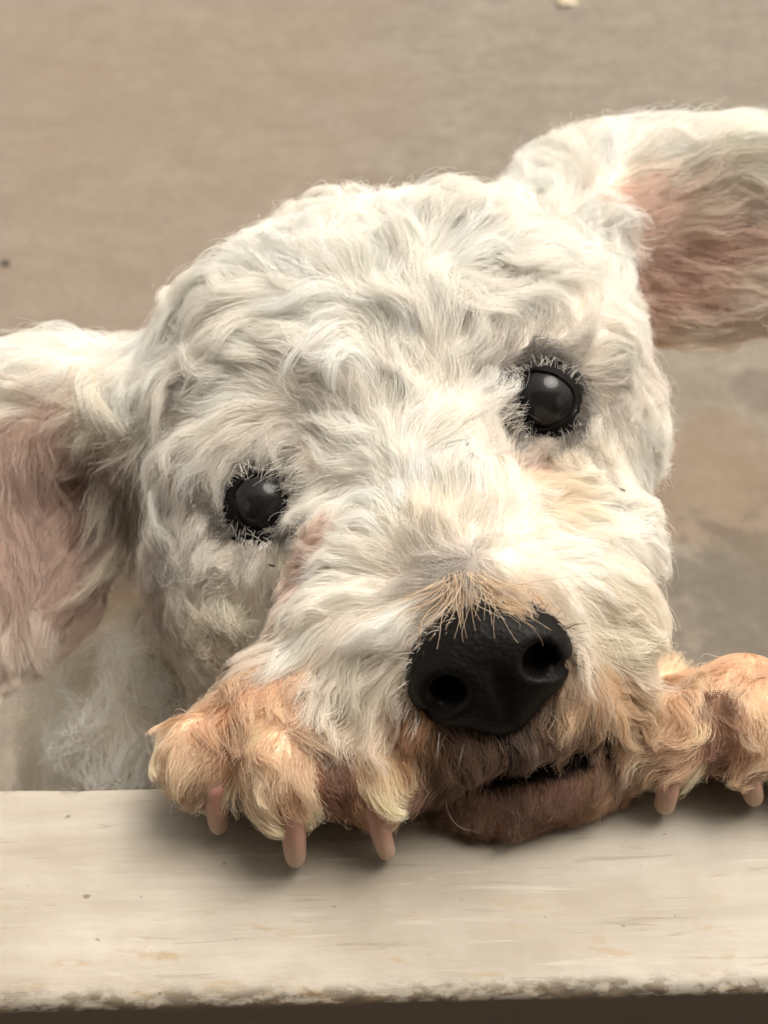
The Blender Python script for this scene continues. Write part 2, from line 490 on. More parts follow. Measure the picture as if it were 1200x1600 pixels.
# ------------------------------------------------------------------ control points on the coat, read off the photograph
def march(px, py):
    d0 = norm(c_f + c_r * (np.asarray(px) - 600)[:, None] / FPX - c_u * (np.asarray(py) - 800)[:, None] / FPX)
    tt = np.full(len(d0), 0.20)
    for _ in range(120):
        tt += np.clip(B.val(cam_pos + d0 * tt[:, None]), -.002, .02) * 0.8
    return cam_pos + d0 * tt[:, None]

FLOW = [  # px, py, dx, dy
 (600,320,.1,-1),(500,330,-.5,-.7),(720,330,.4,-.8),(420,420,-.8,-.2),(300,500,-.9,.3),(260,600,-.3,1),(250,700,0,1),(245,850,.25,1),
 (330,620,-.6,.8),(420,560,-.9,.2),(520,480,-.6,-.5),(620,430,.2,-.9),(700,430,.7,-.5),(800,400,.9,-.1),(880,450,.9,.4),(940,540,.6,.8),
 (980,640,.3,1),(1000,760,.15,1),(850,500,.8,-.1),(760,530,.2,-.8),(660,560,.1,-1),(560,570,-.3,-.8),(520,640,-.7,-.2),(450,650,-.8,.1),
 (370,680,-.8,.5),(320,760,-.3,1),(640,660,.15,-1),(700,640,.3,-1),(580,700,-.3,-.9),(540,760,-.8,-.1),(640,760,-.2,-1),(720,720,.3,-.9),
 (770,680,.2,-.7),(790,600,-.5,-.7),(840,550,.2,-1),(900,560,.8,-.4),(930,640,.9,.3),(900,700,.6,.9),(840,730,.5,.9),(880,780,1,.35),
 (930,800,.95,.3),(960,870,.9,.6),(1000,930,.7,.8),(470,790,-1,.15),(490,840,-.05,1),(420,860,-.1,1),(350,850,-.4,.9),(330,930,.5,.9),
 (400,960,.4,.9),(300,1000,.6,.8),(450,920,.05,1),(540,860,-.7,.1),(600,830,-.8,-.5),(690,830,-.3,-.9),(760,830,.5,-.7),(830,860,.9,-.2),
 (560,930,-.8,.5),(640,900,-.9,-.1),(500,1000,-.5,.9),(520,1080,-.05,1),(580,1140,.05,1),(600,1040,-.5,.9),(630,970,-.8,.5),(690,900,-.7,-.1),
 (730,915,0,1),(760,910,.7,.6),(800,920,.9,.3),(860,930,.9,.4),(920,960,.9,.6),(940,1030,.7,.8),(990,1060,.5,.9),(930,1110,.2,1),
 (650,1130,-.1,1),(680,1190,.05,1),(740,1160,0,1),(830,1150,.1,1),(880,1140,.1,1),(620,1210,-.05,1),(820,1250,-.1,1),(920,1220,.1,1),
 (180,570,-.9,-.3),(100,570,-1,-.2),(40,600,-1,.2),(170,640,-.6,.8),(190,720,.1,1),(130,680,-.6,.8),(60,720,-.6,.8),(110,800,-.5,.9),(60,860,-.45,.9),
 (120,900,-.35,.95),(50,980,-.25,1),(10,780,-.6,.8),(170,850,-.1,1),
 (840,300,-.6,-.6),(880,260,-.4,-.9),(930,230,.1,-1),(1000,210,.5,-.8),(1100,190,.7,-.7),(870,370,.2,-.6),(920,400,.95,.25),(950,330,.9,-.2),(960,460,.9,.4),
 (1020,300,1,-.35),(1040,380,1,0),(1040,450,1,.2),(1120,300,1,-.2),(1130,400,1,.05),(1120,480,.9,.35),(1050,510,.7,.7),(1180,250,.9,-.4),
 (180,1000,-.5,.9),(150,1100,-.3,1),(230,1100,-.1,1),(200,1180,-.1,1),
 (300,1130,-.7,.7),(290,1200,-.2,1),(340,1120,-.3,.9),(400,1090,-.2,.8),(460,1080,.2,.8),(450,1150,-.1,1),(470,1230,.1,1),(400,1180,-.5,1),(530,1150,.6,.8),
 (580,1180,.5,1),(600,1240,.1,1),(540,1220,.2,1),(330,1210,0,1),
 (1030,1100,-.6,.7),(1050,1150,-.2,1),(1090,1070,-.3,.6),(1130,1060,.3,.5),(1170,1090,.6,.5),(1160,1140,.1,1),(1190,1150,.2,1),(1090,1130,.3,1),
]
FLOW += [(412,712,-.75,.55),(365,730,-.8,.7),(455,725,-.5,.7),(338,790,-.3,1),(350,840,-.4,.9),(480,770,-1,.2),(485,800,-1,.35),
 (790,590,.25,-.7),(785,640,.9,.1),(800,670,.5,.5),(850,556,.9,.35),(905,575,.8,.5),(925,625,.6,.8),(900,675,.7,.6)]
FLOW = np.array(FLOW, float)
FP = march(FLOW[:, 0], FLOW[:, 1])
FD = norm(FLOW[:, 2:3] * c_r - FLOW[:, 3:4] * c_u)

def idw(p, cp, cv, eps=0.004, power=2.0, chunk=20000):
    out = np.zeros((len(p), cv.shape[1]))
    for a in range(0, len(p), chunk):
        q = p[a:a + chunk]
        d2 = ((q[:, None, :] - cp[None]) ** 2).sum(-1)
        w_ = 1 / (d2 + eps * eps) ** power
        out[a:a + chunk] = (w_ @ cv) / w_.sum(1, keepdims=True)
    return out

# coat look: px, py, length (m), tint r g b, lift
WH = (.962, .930, .880); CR = (.90, .85, .76); DK = (.10, .085, .075); PKL = (.75, .615, .545); PKD = (.36, .22, .18); LIP = (.29, .165, .125); BLD = (.92, .81, .645); TAN = (.68, .45, .28); LTAN = (.82, .645, .455); PINK = (.86, .71, .63); BRN = (.26, .155, .105)
PK2 = (.91, .835, .765); GR = (.45, .41, .385); ORG = (.74, .50, .32); YEL = (.82, .70, .50)
LOOK = [
 (600,340,.020,WH,.5),(420,430,.022,WH,.45),(300,520,.024,WH,.45),(260,700,.020,WH,.35),(240,880,.015,WH,.3),(520,480,.022,WH,.45),(700,430,.022,WH,.45),(820,420,.020,WH,.4),
 (940,540,.014,WH,.3),(990,680,.012,WH,.3),(1000,800,.012,WH,.3),(600,560,.020,WH,.5),(420,600,.020,WH,.4),(340,700,.018,WH,.35),(640,680,.016,WH,.55),(560,740,.015,WH,.45),
 (740,640,.014,WH,.5),(700,560,.019,WH,.5),(640,780,.014,WH,.4),(740,780,.014,WH,.4),(860,500,.014,WH,.35),(930,640,.010,WH,.25),(900,740,.013,WH,.3),(940,820,.016,WH,.35),
 (840,728,.010,(.66,.49,.41),.3),(845,768,.011,(.90,.82,.70),.3),(498,830,.010,(.72,.52,.43),.4),(490,858,.009,(.56,.37,.30),.3),(480,790,.009,CR,.6),(470,860,.009,PK2,.3),(400,870,.008,WH,.25),(340,860,.012,WH,.3),(330,960,.012,CR,.3),
 (420,960,.014,CR,.3),(300,1050,.012,CR,.35),
 (600,840,.015,WH,.45),(560,920,.016,WH,.5),(500,1000,.015,WH,.45),(520,1080,.015,WH,.4),(580,1150,.014,CR,.35),(600,1220,.012,LTAN,.3),(640,1180,.010,TAN,.25),
 (640,960,.014,WH,.5),(620,1060,.014,CR,.45),(700,860,.012,WH,.4),(710,890,.008,GR,.4),(740,870,.012,WH,.4),(800,860,.014,WH,.4),(860,900,.014,WH,.45),(920,940,.015,CR,.45),
 (960,1000,.015,CR,.45),(1000,1060,.015,LTAN,.45),(940,1100,.013,LTAN,.35),(980,940,.015,CR,.45),(1030,980,.015,LTAN,.45),(890,1110,.010,LTAN,.3),
 (680,1200,.009,BRN,.25),(740,1170,.007,BRN,.25),(830,1150,.007,BRN,.25),(880,1150,.008,BRN,.25),(650,1140,.009,TAN,.3),(820,1250,.005,BRN,.2),(920,1210,.006,ORG,.2),(760,1270,.006,BRN,.2),
 (740,930,.011,LTAN,.35),(800,935,.012,LTAN,.35),
 (180,560,.022,WH,.6),(100,570,.022,WH,.6),(40,600,.022,WH,.5),(170,640,.020,CR,.45),(190,740,.020,CR,.4),(180,850,.018,CR,.4),(130,660,.014,PKL,.25),
 (60,700,.018,PKL,.25),(110,780,.012,PKL,.15),(150,770,.008,PKD,.15),(130,730,.010,PKD,.15),(155,820,.008,PKD,.15),(120,830,.011,PKL,.15),(100,740,.012,(.54,.37,.31),.15),(60,850,.018,PKL,.2),(120,900,.014,PKL,.2),(50,980,.020,PK2,.3),(10,800,.020,PKL,.25),  # left ear hollow: its shade is put into the darker pinks
 (840,300,.020,WH,.6),(900,240,.020,WH,.6),(1000,215,.020,WH,.6),(1120,190,.020,WH,.6),(880,370,.020,WH,.5),(930,430,.018,WH,.5),(940,350,.016,WH,.45),
 (1010,330,.014,PINK,.2),(1020,420,.012,PINK,.2),(1100,300,.018,PK2,.25),(1120,380,.016,PINK,.2),(1060,460,.014,PINK,.2),(1170,330,.018,PK2,.25),(1150,450,.018,PK2,.3),(1060,520,.016,PK2,.35),(1170,230,.020,WH,.5),
 (180,1000,.022,WH,.6),(150,1100,.024,WH,.6),(230,1120,.024,WH,.6),(120,1180,.024,WH,.6),(190,940,.020,YEL,.5),
 (300,1140,.012,BLD,.5),(290,1200,.010,BLD,.4),(350,1110,.010,TAN,.4),(420,1080,.010,ORG,.4),(480,1080,.010,ORG,.4),(450,1150,.015,BLD,.6),(470,1220,.013,BLD,.45),(400,1160,.014,BLD,.6),
 (540,1150,.014,BLD,.55),(590,1180,.014,BLD,.5),(600,1240,.010,TAN,.35),(520,1180,.010,BRN,.3),(400,1240,.008,BLD,.3),(340,1200,.009,TAN,.35),
 (1030,1100,.012,BLD,.5),(1050,1140,.012,BLD,.45),(1100,1060,.009,ORG,.3),(1100,1110,.008,BRN,.3),(1150,1050,.010,BLD,.35),(1180,1100,.013,BLD,.5),(1170,1150,.010,TAN,.35),(1040,1050,.010,BLD,.35),
]
for ex, ey in ((412, 786), (850, 625)):
    for q in range(10):
        a_ = q * .628
        LOOK.append((ex + 68 * math.cos(a_), ey + 64 * math.sin(a_), .0065 if math.sin(a_) < .4 else .004, DK if q % 3 else GR, .35))
        LOOK.append((ex + 90 * math.cos(a_), ey + 86 * math.sin(a_), .0105 if math.sin(a_) < .4 else .008, WH if q not in (1, 2) else CR, .25))
LOOK += [(800, 560, .006, GR, .3), (722, 905, .006, GR, .3), (712, 880, .007, (.55, .51, .48), .25), (700, 850, .009, (.72, .68, .62), .3), (745, 870, .008, (.74, .69, .63), .3), (690, 820, .011, CR, .35),
 (700, 1150, .008, BRN, .25), (760, 1140, .006, BRN, .25), (640, 1235, .009, BRN, .25), (860, 1125, .007, BRN, .25), (905, 1140, .008, BRN, .25), (700, 1250, .006, BRN, .2),
 (780, 1235, .005, BRN, .2), (820, 1150, .010, DK, .3), (880, 1150, .010, BRN, .3), (930, 1130, .010, BRN, .3), (740, 1180, .010, BRN, .25), (800, 1180, .008, BRN, .3), (860, 1235, .005, LIP, .2), (800, 1255, .005, LIP, .2), (900, 1220, .005, LIP, .2), (760, 1262, .005, (.36, .21, .15), .2), (940, 1180, .006, BRN, .2), (960, 1140, .008, BRN, .25), (600, 1180, .012, TAN, .3), (620, 1260, .008, BRN, .2),

 (1010, 290, .016, PK2, .25), (1100, 260, .018, CR, .3), (975, 340, .013, PINK, .2), (985, 400, .012, PINK, .2), (1000, 450, .012, PINK, .2),
 (950, 235, .020, WH, .5), (1005, 243, .020, WH, .5), (1060, 232, .020, WH, .5), (1120, 226, .020, WH, .5), (1180, 216, .020, WH, .5), (575, 1100, .012, CR, .35), (640, 1140, .010, TAN, .3), (660, 1200, .009, BRN, .25), (640, 1270, .007, BRN, .2), (560, 1060, .013, CR, .4), (600, 1150, .011, TAN, .3),  # browns beside the left toes paint in the shade between paw and muzzle
 (360, 1160, .009, BRN, .3), (395, 1215, .007, BRN, .3), (515, 1165, .008, BRN, .3), (505, 1215, .008, TAN, .3), (545, 1235, .008, BRN, .3), (1108, 1140, .007, BRN, .3), (1010, 1130, .010, TAN, .4), (1000, 1090, .012, ORG, .4)]
LP = march(np.array([a[0] for a in LOOK]), np.array([a[1] for a in LOOK]))
LV = np.array([[a[2], *a[3], a[4]] for a in LOOK])
DEF_P = np.array([W(0, .45, -.1), W(-.12, .42, -.2), W(.12, .42, -.2), W(0, .5, -.25), W(0, .40, -.45), pt(615, 560, .42)])
LP = np.concatenate([LP, DEF_P]); LV = np.concatenate([LV, np.tile([.022, *WH, .6], (len(DEF_P), 1))])

# ------------------------------------------------------------------ dog: root, body mesh
dog = bpy.data.objects.new('dog', None); col.objects.link(dog)
dog.location = W(0, .42, -LEDGE_Z)
tag(dog, 'curly white dog with tan paws resting its chin on the ledge and looking up', 'dog')
def to_dog(o):
    o.parent = dog
    o.matrix_parent_inverse = Matrix.Translation(-dog.location)
    return o

m_skin, t, b = mat('dog_skin')
at = t.nodes.new('ShaderNodeAttribute'); at.attribute_name = 'tint'
t.links.new(at.outputs['Color'], b.inputs['Base Color'])
b.inputs['Roughness'].default_value = 0.8; b.inputs['Specular IOR Level'].default_value = .12
b.inputs['Subsurface Weight'].default_value = 0.1; b.inputs['Subsurface Radius'].default_value = (.004, .002, .001)
body = mesh_obj('body', BV, BF, m_skin)
to_dog(body)
lk = idw(BV, LP, LV, .003, 2.4)
sk = lk[:, 1:4] * np.array([.96, .92, .88])

def near(p, c, r0, r1):
    d = np.linalg.norm(p - c, axis=-1)
    return np.clip((r1 - d) / (r1 - r0), 0, 1)[:, None]
BLK = np.array([.012, .010, .010])
for E in EYES:
    k = near(BV, E['c'] + norm(cam_pos - E['c']) * .007, .0100, .0118); sk = sk * (1 - k) + BLK * k
k = near(BV, march(np.array([722]), np.array([890]))[0], .003, .011) * .8; sk = sk * (1 - k) + np.array([.22, .19, .175]) * k
k = near(BV, NOSE_C, .015, .020); sk = sk * (1 - k) + BLK * k
k = np.clip(1.3 - d_ell(BV.astype(np.float32), pt(860, 1186, .2540), JA, np.array((.0190, .0038, .022))) / .002, 0, 1)[:, None]
sk = sk * (1 - k) + np.array([.007, .005, .004]) * k  # inside of the mouth: shade of its depth painted in as near black
ca = body.data.attributes.new('tint', 'FLOAT_COLOR', 'POINT')
ca.data.foreach_set('color', np.concatenate([sk, np.ones((len(sk), 1))], 1).astype(np.float32).ravel())

# ------------------------------------------------------------------ eyes
m_eye, t, b = mat('dog_eye')
tc = t.nodes.new('ShaderNodeTexCoord')
gx = t.nodes.new('ShaderNodeVectorMath'); gx.operation = 'LENGTH'
mp = t.nodes.new('ShaderNodeMapping'); mp.inputs['Scale'].default_value = (1, 1, 0)
t.links.new(tc.outputs['Object'], mp.inputs[0]); t.links.new(mp.outputs[0], gx.inputs[0])
mr = t.nodes.new('ShaderNodeMath'); mr.operation = 'DIVIDE'; mr.inputs[1].default_value = .0090
t.links.new(gx.outputs['Value'], mr.inputs[0])
rc = ramp(t, mr.outputs[0], [(0.0, (.010, .0105, .012)), (0.48, (.009, .0095, .010)), (0.60, (.005, .0045, .004)), (0.66, (.004, .0035, .003)), (0.74, (.0025, .0022, .002)), (.86, (.005, .0055, .0055)), (1, (.006, .006, .006))])
nz = noise_tex(t, 350, 4, .6)
rc = mix(t, ramp(t, nz, [(.4, 0.0), (.7, .5)]), rc, (.02, .02, .021))
t.links.new(rc, b.inputs['Base Color'])
b.inputs['Roughness'].default_value = .36
b.inputs['Coat Weight'].default_value = .40; b.inputs['Coat Roughness'].default_value = .015; b.inputs['Specular IOR Level'].default_value = .07
m_lid, t, b = mat('black_eyelid')
b.inputs['Base Color'].default_value = (.004, .0035, .0035, 1); b.inputs['Roughness'].default_value = .65; b.inputs['Specular IOR Level'].default_value = .1
bump(t, b, noise_tex(t, 900, 3), .5, .0004)

def eye(E, gaze, openw, openh, roll, lidcol):
    R = E['r']
    z = norm(norm(cam_pos - E['c']) + c_r * gaze[0] - c_u * gaze[1])
    x = norm(np.cross(c_u, z)); y = np.cross(z, x)
    nu, nv = 40, 24
    V, F = [], []
    for j in range(nv + 1):
        th = math.pi * j / nv * .75
        rr = R * (1 + .045 * math.exp(-(th / .55) ** 2))
        for i in range(nu):
            ph = 2 * math.pi * i / nu
            V.append((rr * math.sin(th) * math.cos(ph), rr * math.sin(th) * math.sin(ph), rr * math.cos(th)))
    for j in range(nv):
        for i in range(nu):
            a = j * nu + i; b_ = j * nu + (i + 1) % nu
            F.append((a, a + nu, b_ + nu, b_))
    o = mesh_obj('eye', V, F, m_eye)
    M = Matrix([[*(float(q) for q in (x[k], y[k], z[k])), float(E['c'][k])] for k in range(3)] + [[0, 0, 0, 1]])
    o.parent = dog
    o.matrix_parent_inverse = Matrix.Translation(-dog.location)
    o.matrix_basis = M
    # eyelids: black skin sloping from the coat down to a rounded rim against the eyeball
    zc = norm(cam_pos - E['c']); xc = norm(np.cross(c_u, zc)); yc = np.cross(zc, xc)
    V, F = [], []
    nu = 56; prof = [(0.0, -.0009), (0.03, -.0001), (0.10, .0006), (0.20, .0008), (0.34, .0004), (0.55, .0), (0.78, .0), (1.0, .0), (1.15, -.0012)]
    rows = len(prof)
    cr, sr = math.cos(roll), math.sin(roll)
    outer = []
    for i in range(nu):
        ph = 2 * math.pi * i / nu
        ro = .0112 * FPX / E['front'] * (1 + .05 * math.sin(2 * ph + 2 * roll) + .03 * math.sin(5 * ph))
        outer.append((E['px'] + ro * math.cos(ph), E['py'] - ro * .93 * math.sin(ph)))
    OP = march(np.array([q[0] for q in outer]), np.array([q[1] for q in outer]))
    for s_, up in prof:
        for i in range(nu):
            ph = 2 * math.pi * i / nu
            a, b_ = math.cos(ph - roll), math.sin(ph - roll)
            tho = 1 / math.sqrt((a / openw) ** 2 + (b_ / openh) ** 2) * (1 + .06 * math.sin(3 * ph + 1) + .02 * math.sin(7 * ph))
            q = np.array([math.sin(tho) * math.cos(ph), math.sin(tho) * math.sin(ph), math.cos(tho)]) * R * 1.012
            inner = E['c'] + xc * q[0] + yc * q[1] + zc * q[2]
            V.append(inner + (OP[i] - inner) * s_ + zc * up)
    for j in range(rows - 1):
        for i in range(nu):
            a = j * nu + i; b_ = j * nu + (i + 1) % nu
            F.append((a, a + nu, b_ + nu, b_))
    l = mesh_obj('eyelid', V, F, m_lid)
    l.parent = o
    l.matrix_parent_inverse = M.inverted()
    return o
eye(EYES[0], (.02, -.10), .92, .80, -.25, None)
eye(EYES[1], (-.14, -.04), .95, .80, -.5, None)

# ------------------------------------------------------------------ nose
m_nose, t, b = mat('black_nose')
nz = t.nodes.new('ShaderNodeTexVoronoi'); nz.inputs['Scale'].default_value = 900
tc = t.nodes.new('ShaderNodeTexCoord'); t.links.new(tc.outputs['Object'], nz.inputs['Vector'])
t.links.new(ramp(t, noise_tex(t, 160, 4), [(.3, (.0018, .0015, .0014)), (.7, (.0045, .0035, .003))]), b.inputs['Base Color'])
b.inputs['Roughness'].default_value = .5
b.inputs['Specular IOR Level'].default_value = .12
bump(t, b, nz.outputs['Distance'], .35, .0004)
N = Field(NOSE_C - .03, NOSE_C + .03, .0007)
def npnt(a, b_, c_): return NOSE_C + N1 * a + N2 * b_ + NF * c_
N.ell(npnt(0, .001, -.004), NA, (.0152, .0110, .0105), .004)
N.ell(npnt(-.0085, -.0005, -.002), NA, (.0085, .0088, .0090), .004)
N.ell(npnt(.0085, -.0005, -.002), NA, (.0085, .0088, .0090), .004)
N.ell(npnt(0, .0065, -.004), NA, (.0115, .0055, .0080), .005)
N.ell(npnt(0, -.0085, -.003), NA, (.0070, .0060, .0070), .005)
for s in (-1, 1):
    N.ell(npnt(s * .0095, -.0005, .0062), np.stack([norm(N1 + s * N2 * .25), norm(N2 - s * N1 * .25), NF]), (.0036, .0032, .0080), .0025, 'sub')
    N.cap(npnt(s * .0115, -.0035, .005), npnt(s * .0165, -.0048, -.001), .0013, .0011, .002, 'sub')
N.cap(npnt(0, .001, .0078), npnt(0, -.014, .0045), .0009, .0010, .002, 'sub')
NV, NFc = N.mesh()
to_dog(mesh_obj('nose', NV, NFc, m_nose))

# ------------------------------------------------------------------ claws
m_claw, t, b = mat('claw_horn')
at = t.nodes.new('ShaderNodeAttribute'); at.attribute_name = 'along'
cc = ramp(t, at.outputs['Fac'], [(0, (.36, .17, .13)), (.45, (.46, .26, .20)), (.78, (.50, .35, .25)), (1, (.52, .42, .29))])
cc = mix(t, ramp(t, noise_tex(t, 300, 3, sc=(1, 1, .3)), [(.4, 0.0), (.75, .4)]), cc, (.36, .21, .155))
t.links.new(cc, b.inputs['Base Color'])
b.inputs['Roughness'].default_value = .38
b.inputs['Subsurface Weight'].default_value = .25; b.inputs['Subsurface Radius'].default_value = (.003, .0015, .0008)
bump(t, b, noise_tex(t, 260, 4, sc=(1, 1, .25)), .35, .0008)
def claw(p0, p1, r0, r1):
    ax = norm(p1 - p0); L = np.linalg.norm(p1 - p0)
    out = norm(np.cross(ax, c_r)); out = out if out @ c_f < 0 else -out
    sd_ = np.cross(ax, out)
    V, F, al = [], [], []
    nu, nr = 18, 22
    for j in range(nr):
        s = j / (nr - 1)
        c_ = p0 + ax * L * s + out * .0022 * math.sin(s * math.pi * .9) 
        r = (r0 + (r1 - r0) * s ** .8)
        if s < .12: r *= math.sqrt(max(0.05, 1 - ((.12 - s) / .12) ** 2))
        if s > .86: r *= math.sqrt(max(0.02, 1 - ((s - .86) / .14) ** 2))
        for i in range(nu):
            ph = 2 * math.pi * i / nu
            V.append(c_ + sd_ * r * .86 * math.cos(ph) + out * r * 1.12 * math.sin(ph) * (1 if math.sin(ph) > 0 else .7)); al.append(s)
    for j in range(nr - 1):
        for i in range(nu):
            a = j * nu + i; b_ = j * nu + (i + 1) % nu
            F.append((a, b_, b_ + nu, a + nu))
    F.append(tuple((nr - 1) * nu + i for i in range(nu))); F.append(tuple(reversed(range(nu))))
    o = mesh_obj('claw', V, F, m_claw)
    a_ = o.data.attributes.new('along', 'FLOAT', 'POINT'); a_.data.foreach_set('value', np.array(al, np.float32))
    return to_dog(o)
claw(pt(337, 1207, .2512), pt(344, 1289, .2622), .0033, .0024)
claw(pt(457, 1240, .2428), pt(463, 1340, .2570), .0036, .0025)
claw(pt(582, 1235, .2455), pt(607, 1332, .2580), .0034, .0021)
claw(pt(1048, 1170, .2558), pt(1034, 1261, .2655), .0033, .0025)
claw(pt(1158, 1162, .2556), pt(1177, 1246, .2665), .0036, .0024)
claw(pt(1276, 1165, .2540), pt(1285, 1248, .2655), .0029, .0020)

# ------------------------------------------------------------------ fur
def hair_mat(name, rough=.45):
    m = bpy.data.materials.new(name); m.use_nodes = True
    t = m.node_tree; t.nodes.clear()
    out = t.nodes.new('ShaderNodeOutputMaterial')
    at = t.nodes.new('ShaderNodeAttribute'); at.attribute_name = 'tint'
    df = t.nodes.new('ShaderNodeBsdfDiffuse'); tr = t.nodes.new('ShaderNodeBsdfTranslucent')
    gl = t.nodes.new('ShaderNodeBsdfHair'); gl.component = 'Reflection'
    gl.inputs['RoughnessU'].default_value = rough; gl.inputs['RoughnessV'].default_value = .9; gl.inputs['Color'].default_value = (.9, .88, .84, 1)
    for n_ in (df, tr): t.links.new(at.outputs['Color'], n_.inputs['Color'])
    m1 = t.nodes.new('ShaderNodeMixShader'); m1.inputs[0].default_value = .5
    m2 = t.nodes.new('ShaderNodeMixShader'); m2.inputs[0].default_value = .06
    t.links.new(df.outputs[0], m1.inputs[1]); t.links.new(tr.outputs[0], m1.inputs[2])
    t.links.new(m1.outputs[0], m2.inputs[1]); t.links.new(gl.outputs[0], m2.inputs[2])
    t.links.new(m2.outputs[0], out.inputs['Surface'])
    return m
m_fur = hair_mat('dog_fur')

def sample_surface(V, F, count, keep=None):
    tri = np.concatenate([F[:, [0, 1, 2]], F[:, [0, 2, 3]]])
    a, b_, c_ = V[tri[:, 0]], V[tri[:, 1]], V[tri[:, 2]]
    ar = np.linalg.norm(np.cross(b_ - a, c_ - a), axis=1) / 2
    if keep is not None: ar = ar * keep((a + b_ + c_) / 3)
    i = rng.choice(len(tri), count, p=ar / ar.sum())
    u, v_ = rng.random(count), rng.random(count)
    fl = u + v_ > 1; u[fl] = 1 - u[fl]; v_[fl] = 1 - v_[fl]
    return a[i] + u[:, None] * (b_ - a)[i] + v_[:, None] * (c_ - a)[i]

lc, ls = math.cos(LROT), math.sin(LROT)
def push_ledge(p):
    q = p - np.array([0, .0923, LEDGE_Z])
    y = -ls * q[..., 0] + lc * q[..., 1]
    on = (y > -.002) & (y < LDEPTH + .0005) & (q[..., 2] < .0006) & (q[..., 2] > -.012)
    p[..., 2] = np.where(on, LEDGE_Z + .0006, p[..., 2])
    bh = (y >= LDEPTH + .0005 - .004) & (y < LDEPTH + .001) & (q[..., 2] <= -.012)
    p[..., 1] = np.where(bh, p[..., 1] + .004, p[..., 1])
    return p

nzA, nzB, nzC = Noise(.042, 11), Noise(.018, 12), Noise(.05, 13)
def flow_at(p):
    return norm(idw(p, FP, FD, .004, 2.0))

def rot(v, n, ang):
    c_, s_ = np.cos(ang)[:, None], np.sin(ang)[:, None]
    return v * c_ + np.cross(n, v) * s_ + n * (np.einsum('ij,ij->i', n, v)[:, None]) * (1 - c_)

def grow(roots, L, lift, S=10, swirl=.55, curl=.5, cf=1.2, layer=None, gravity=.15, rseed=0, comb=None):
    r = np.random.default_rng(rseed)
    K = len(roots)
    p = roots.copy(); pts = [p.copy()]
    ph = r.uniform(0, 6.28, K); fr = cf * r.uniform(.6, 1.4, K); amp = curl * r.uniform(.4, 1.3, K)
    sw = swirl * (nzA(roots) * .75 + nzB(roots) * .5) + r.normal(0, .12, K)
    fl = comb(roots) if comb else flow_at(roots)
    back = np.clip((roots - cam_pos) @ c_f - .37, 0, .05) / .05       # far side of the dog: hair hangs down
    down = np.array([0, 0.15, -1.0])
    fl = norm(fl * (1 - back[:, None]) + down * back[:, None])
    for s in range(S):
        tt = (s + .5) / S
        n_ = B.grad(p)
        td = fl - n_ * np.einsum('ij,ij->i', fl, n_)[:, None]
        td = norm(td + 1e-5)
        td = rot(td, n_, sw + amp * np.sin(6.283 * fr * tt + ph) * min(1, tt * 2))
        up = lift * (1.5 - 2.2 * tt) + amp * .45 * np.cos(6.283 * fr * tt + ph) * tt
        d = norm(td + n_ * up[:, None] + np.array([0, 0, -gravity]) * tt)
        p = p + d * (L / S)[:, None]
        sdv = B.val(p)
        hm = (layer if layer is not None else .002) * min(1, tt * 2.5) + .0004
        p = p + n_ * np.maximum(hm - sdv, 0)[:, None]
        p = push_ledge(p)
        pts.append(p.copy())
    return np.stack(pts, 1)

def make_curves(name, P, rad, colr, parent_obj=None, m=m_fur):
    """P (N,S,3), rad (N,S), colr (N,S,3)"""
    N_, S_ = P.shape[:2]
    hc = bpy.data.hair_curves.new(name)
    hc.add_curves([S_] * N_)
    hc.attributes['position'].data.foreach_set('vector', P.astype(np.float32).ravel())
    ra = hc.attributes.get('radius') or hc.attributes.new('radius', 'FLOAT', 'POINT')
    ra.data.foreach_set('value', rad.astype(np.float32).ravel())
    ca = hc.attributes.new('tint', 'FLOAT_COLOR', 'POINT')
    ca.data.foreach_set('color', np.concatenate([colr, np.ones((N_, S_, 1))], -1).astype(np.float32).ravel())
    hc.materials.append(m)
    o = bpy.data.objects.new(name, hc); col.objects.link(o)
    to_dog(o)
    return o

def paw_axes(p):
    ds, fl = [], []
    for hump, hr_, T in PAWS:
        for tp, r_ in T:
            ba = tp - hump
            h = np.clip(((p - hump) @ ba) / (ba @ ba), 0, 1)
            q = p - hump - h[:, None] * ba
            ds.append(np.linalg.norm(q, axis=1) - r_)
            fl.append(norm(norm(ba)[None] * .75 + np.array([0, -.1, -.55]) + norm(q) * .30))
    return np.stack(ds, 1), np.stack(fl, 1)
def paw_flow(p):
    d, f_ = paw_axes(p)
    return f_[np.arange(len(p)), d.argmin(1)]
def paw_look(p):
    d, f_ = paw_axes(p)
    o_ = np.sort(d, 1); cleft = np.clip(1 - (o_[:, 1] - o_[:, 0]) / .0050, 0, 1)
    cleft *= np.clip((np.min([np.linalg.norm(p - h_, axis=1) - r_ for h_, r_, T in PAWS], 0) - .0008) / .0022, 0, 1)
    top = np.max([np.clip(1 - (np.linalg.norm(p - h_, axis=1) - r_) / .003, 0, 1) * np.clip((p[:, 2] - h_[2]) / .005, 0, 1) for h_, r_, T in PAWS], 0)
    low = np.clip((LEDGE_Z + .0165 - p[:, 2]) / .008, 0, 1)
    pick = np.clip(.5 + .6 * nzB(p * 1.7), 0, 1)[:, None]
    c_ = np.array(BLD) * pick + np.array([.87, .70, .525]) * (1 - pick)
    for k_, t_ in ((top * .7, (.87, .68, .51)), (low * .6, (.78, .66, .52)), (cleft, (.27, .125, .08))):  # cleft tint paints the shade in the gaps between the toes
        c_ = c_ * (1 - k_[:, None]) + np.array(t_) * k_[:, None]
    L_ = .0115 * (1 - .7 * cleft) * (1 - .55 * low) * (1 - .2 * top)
    return np.concatenate([L_[:, None], c_, (.45 - .25 * cleft)[:, None]], 1)
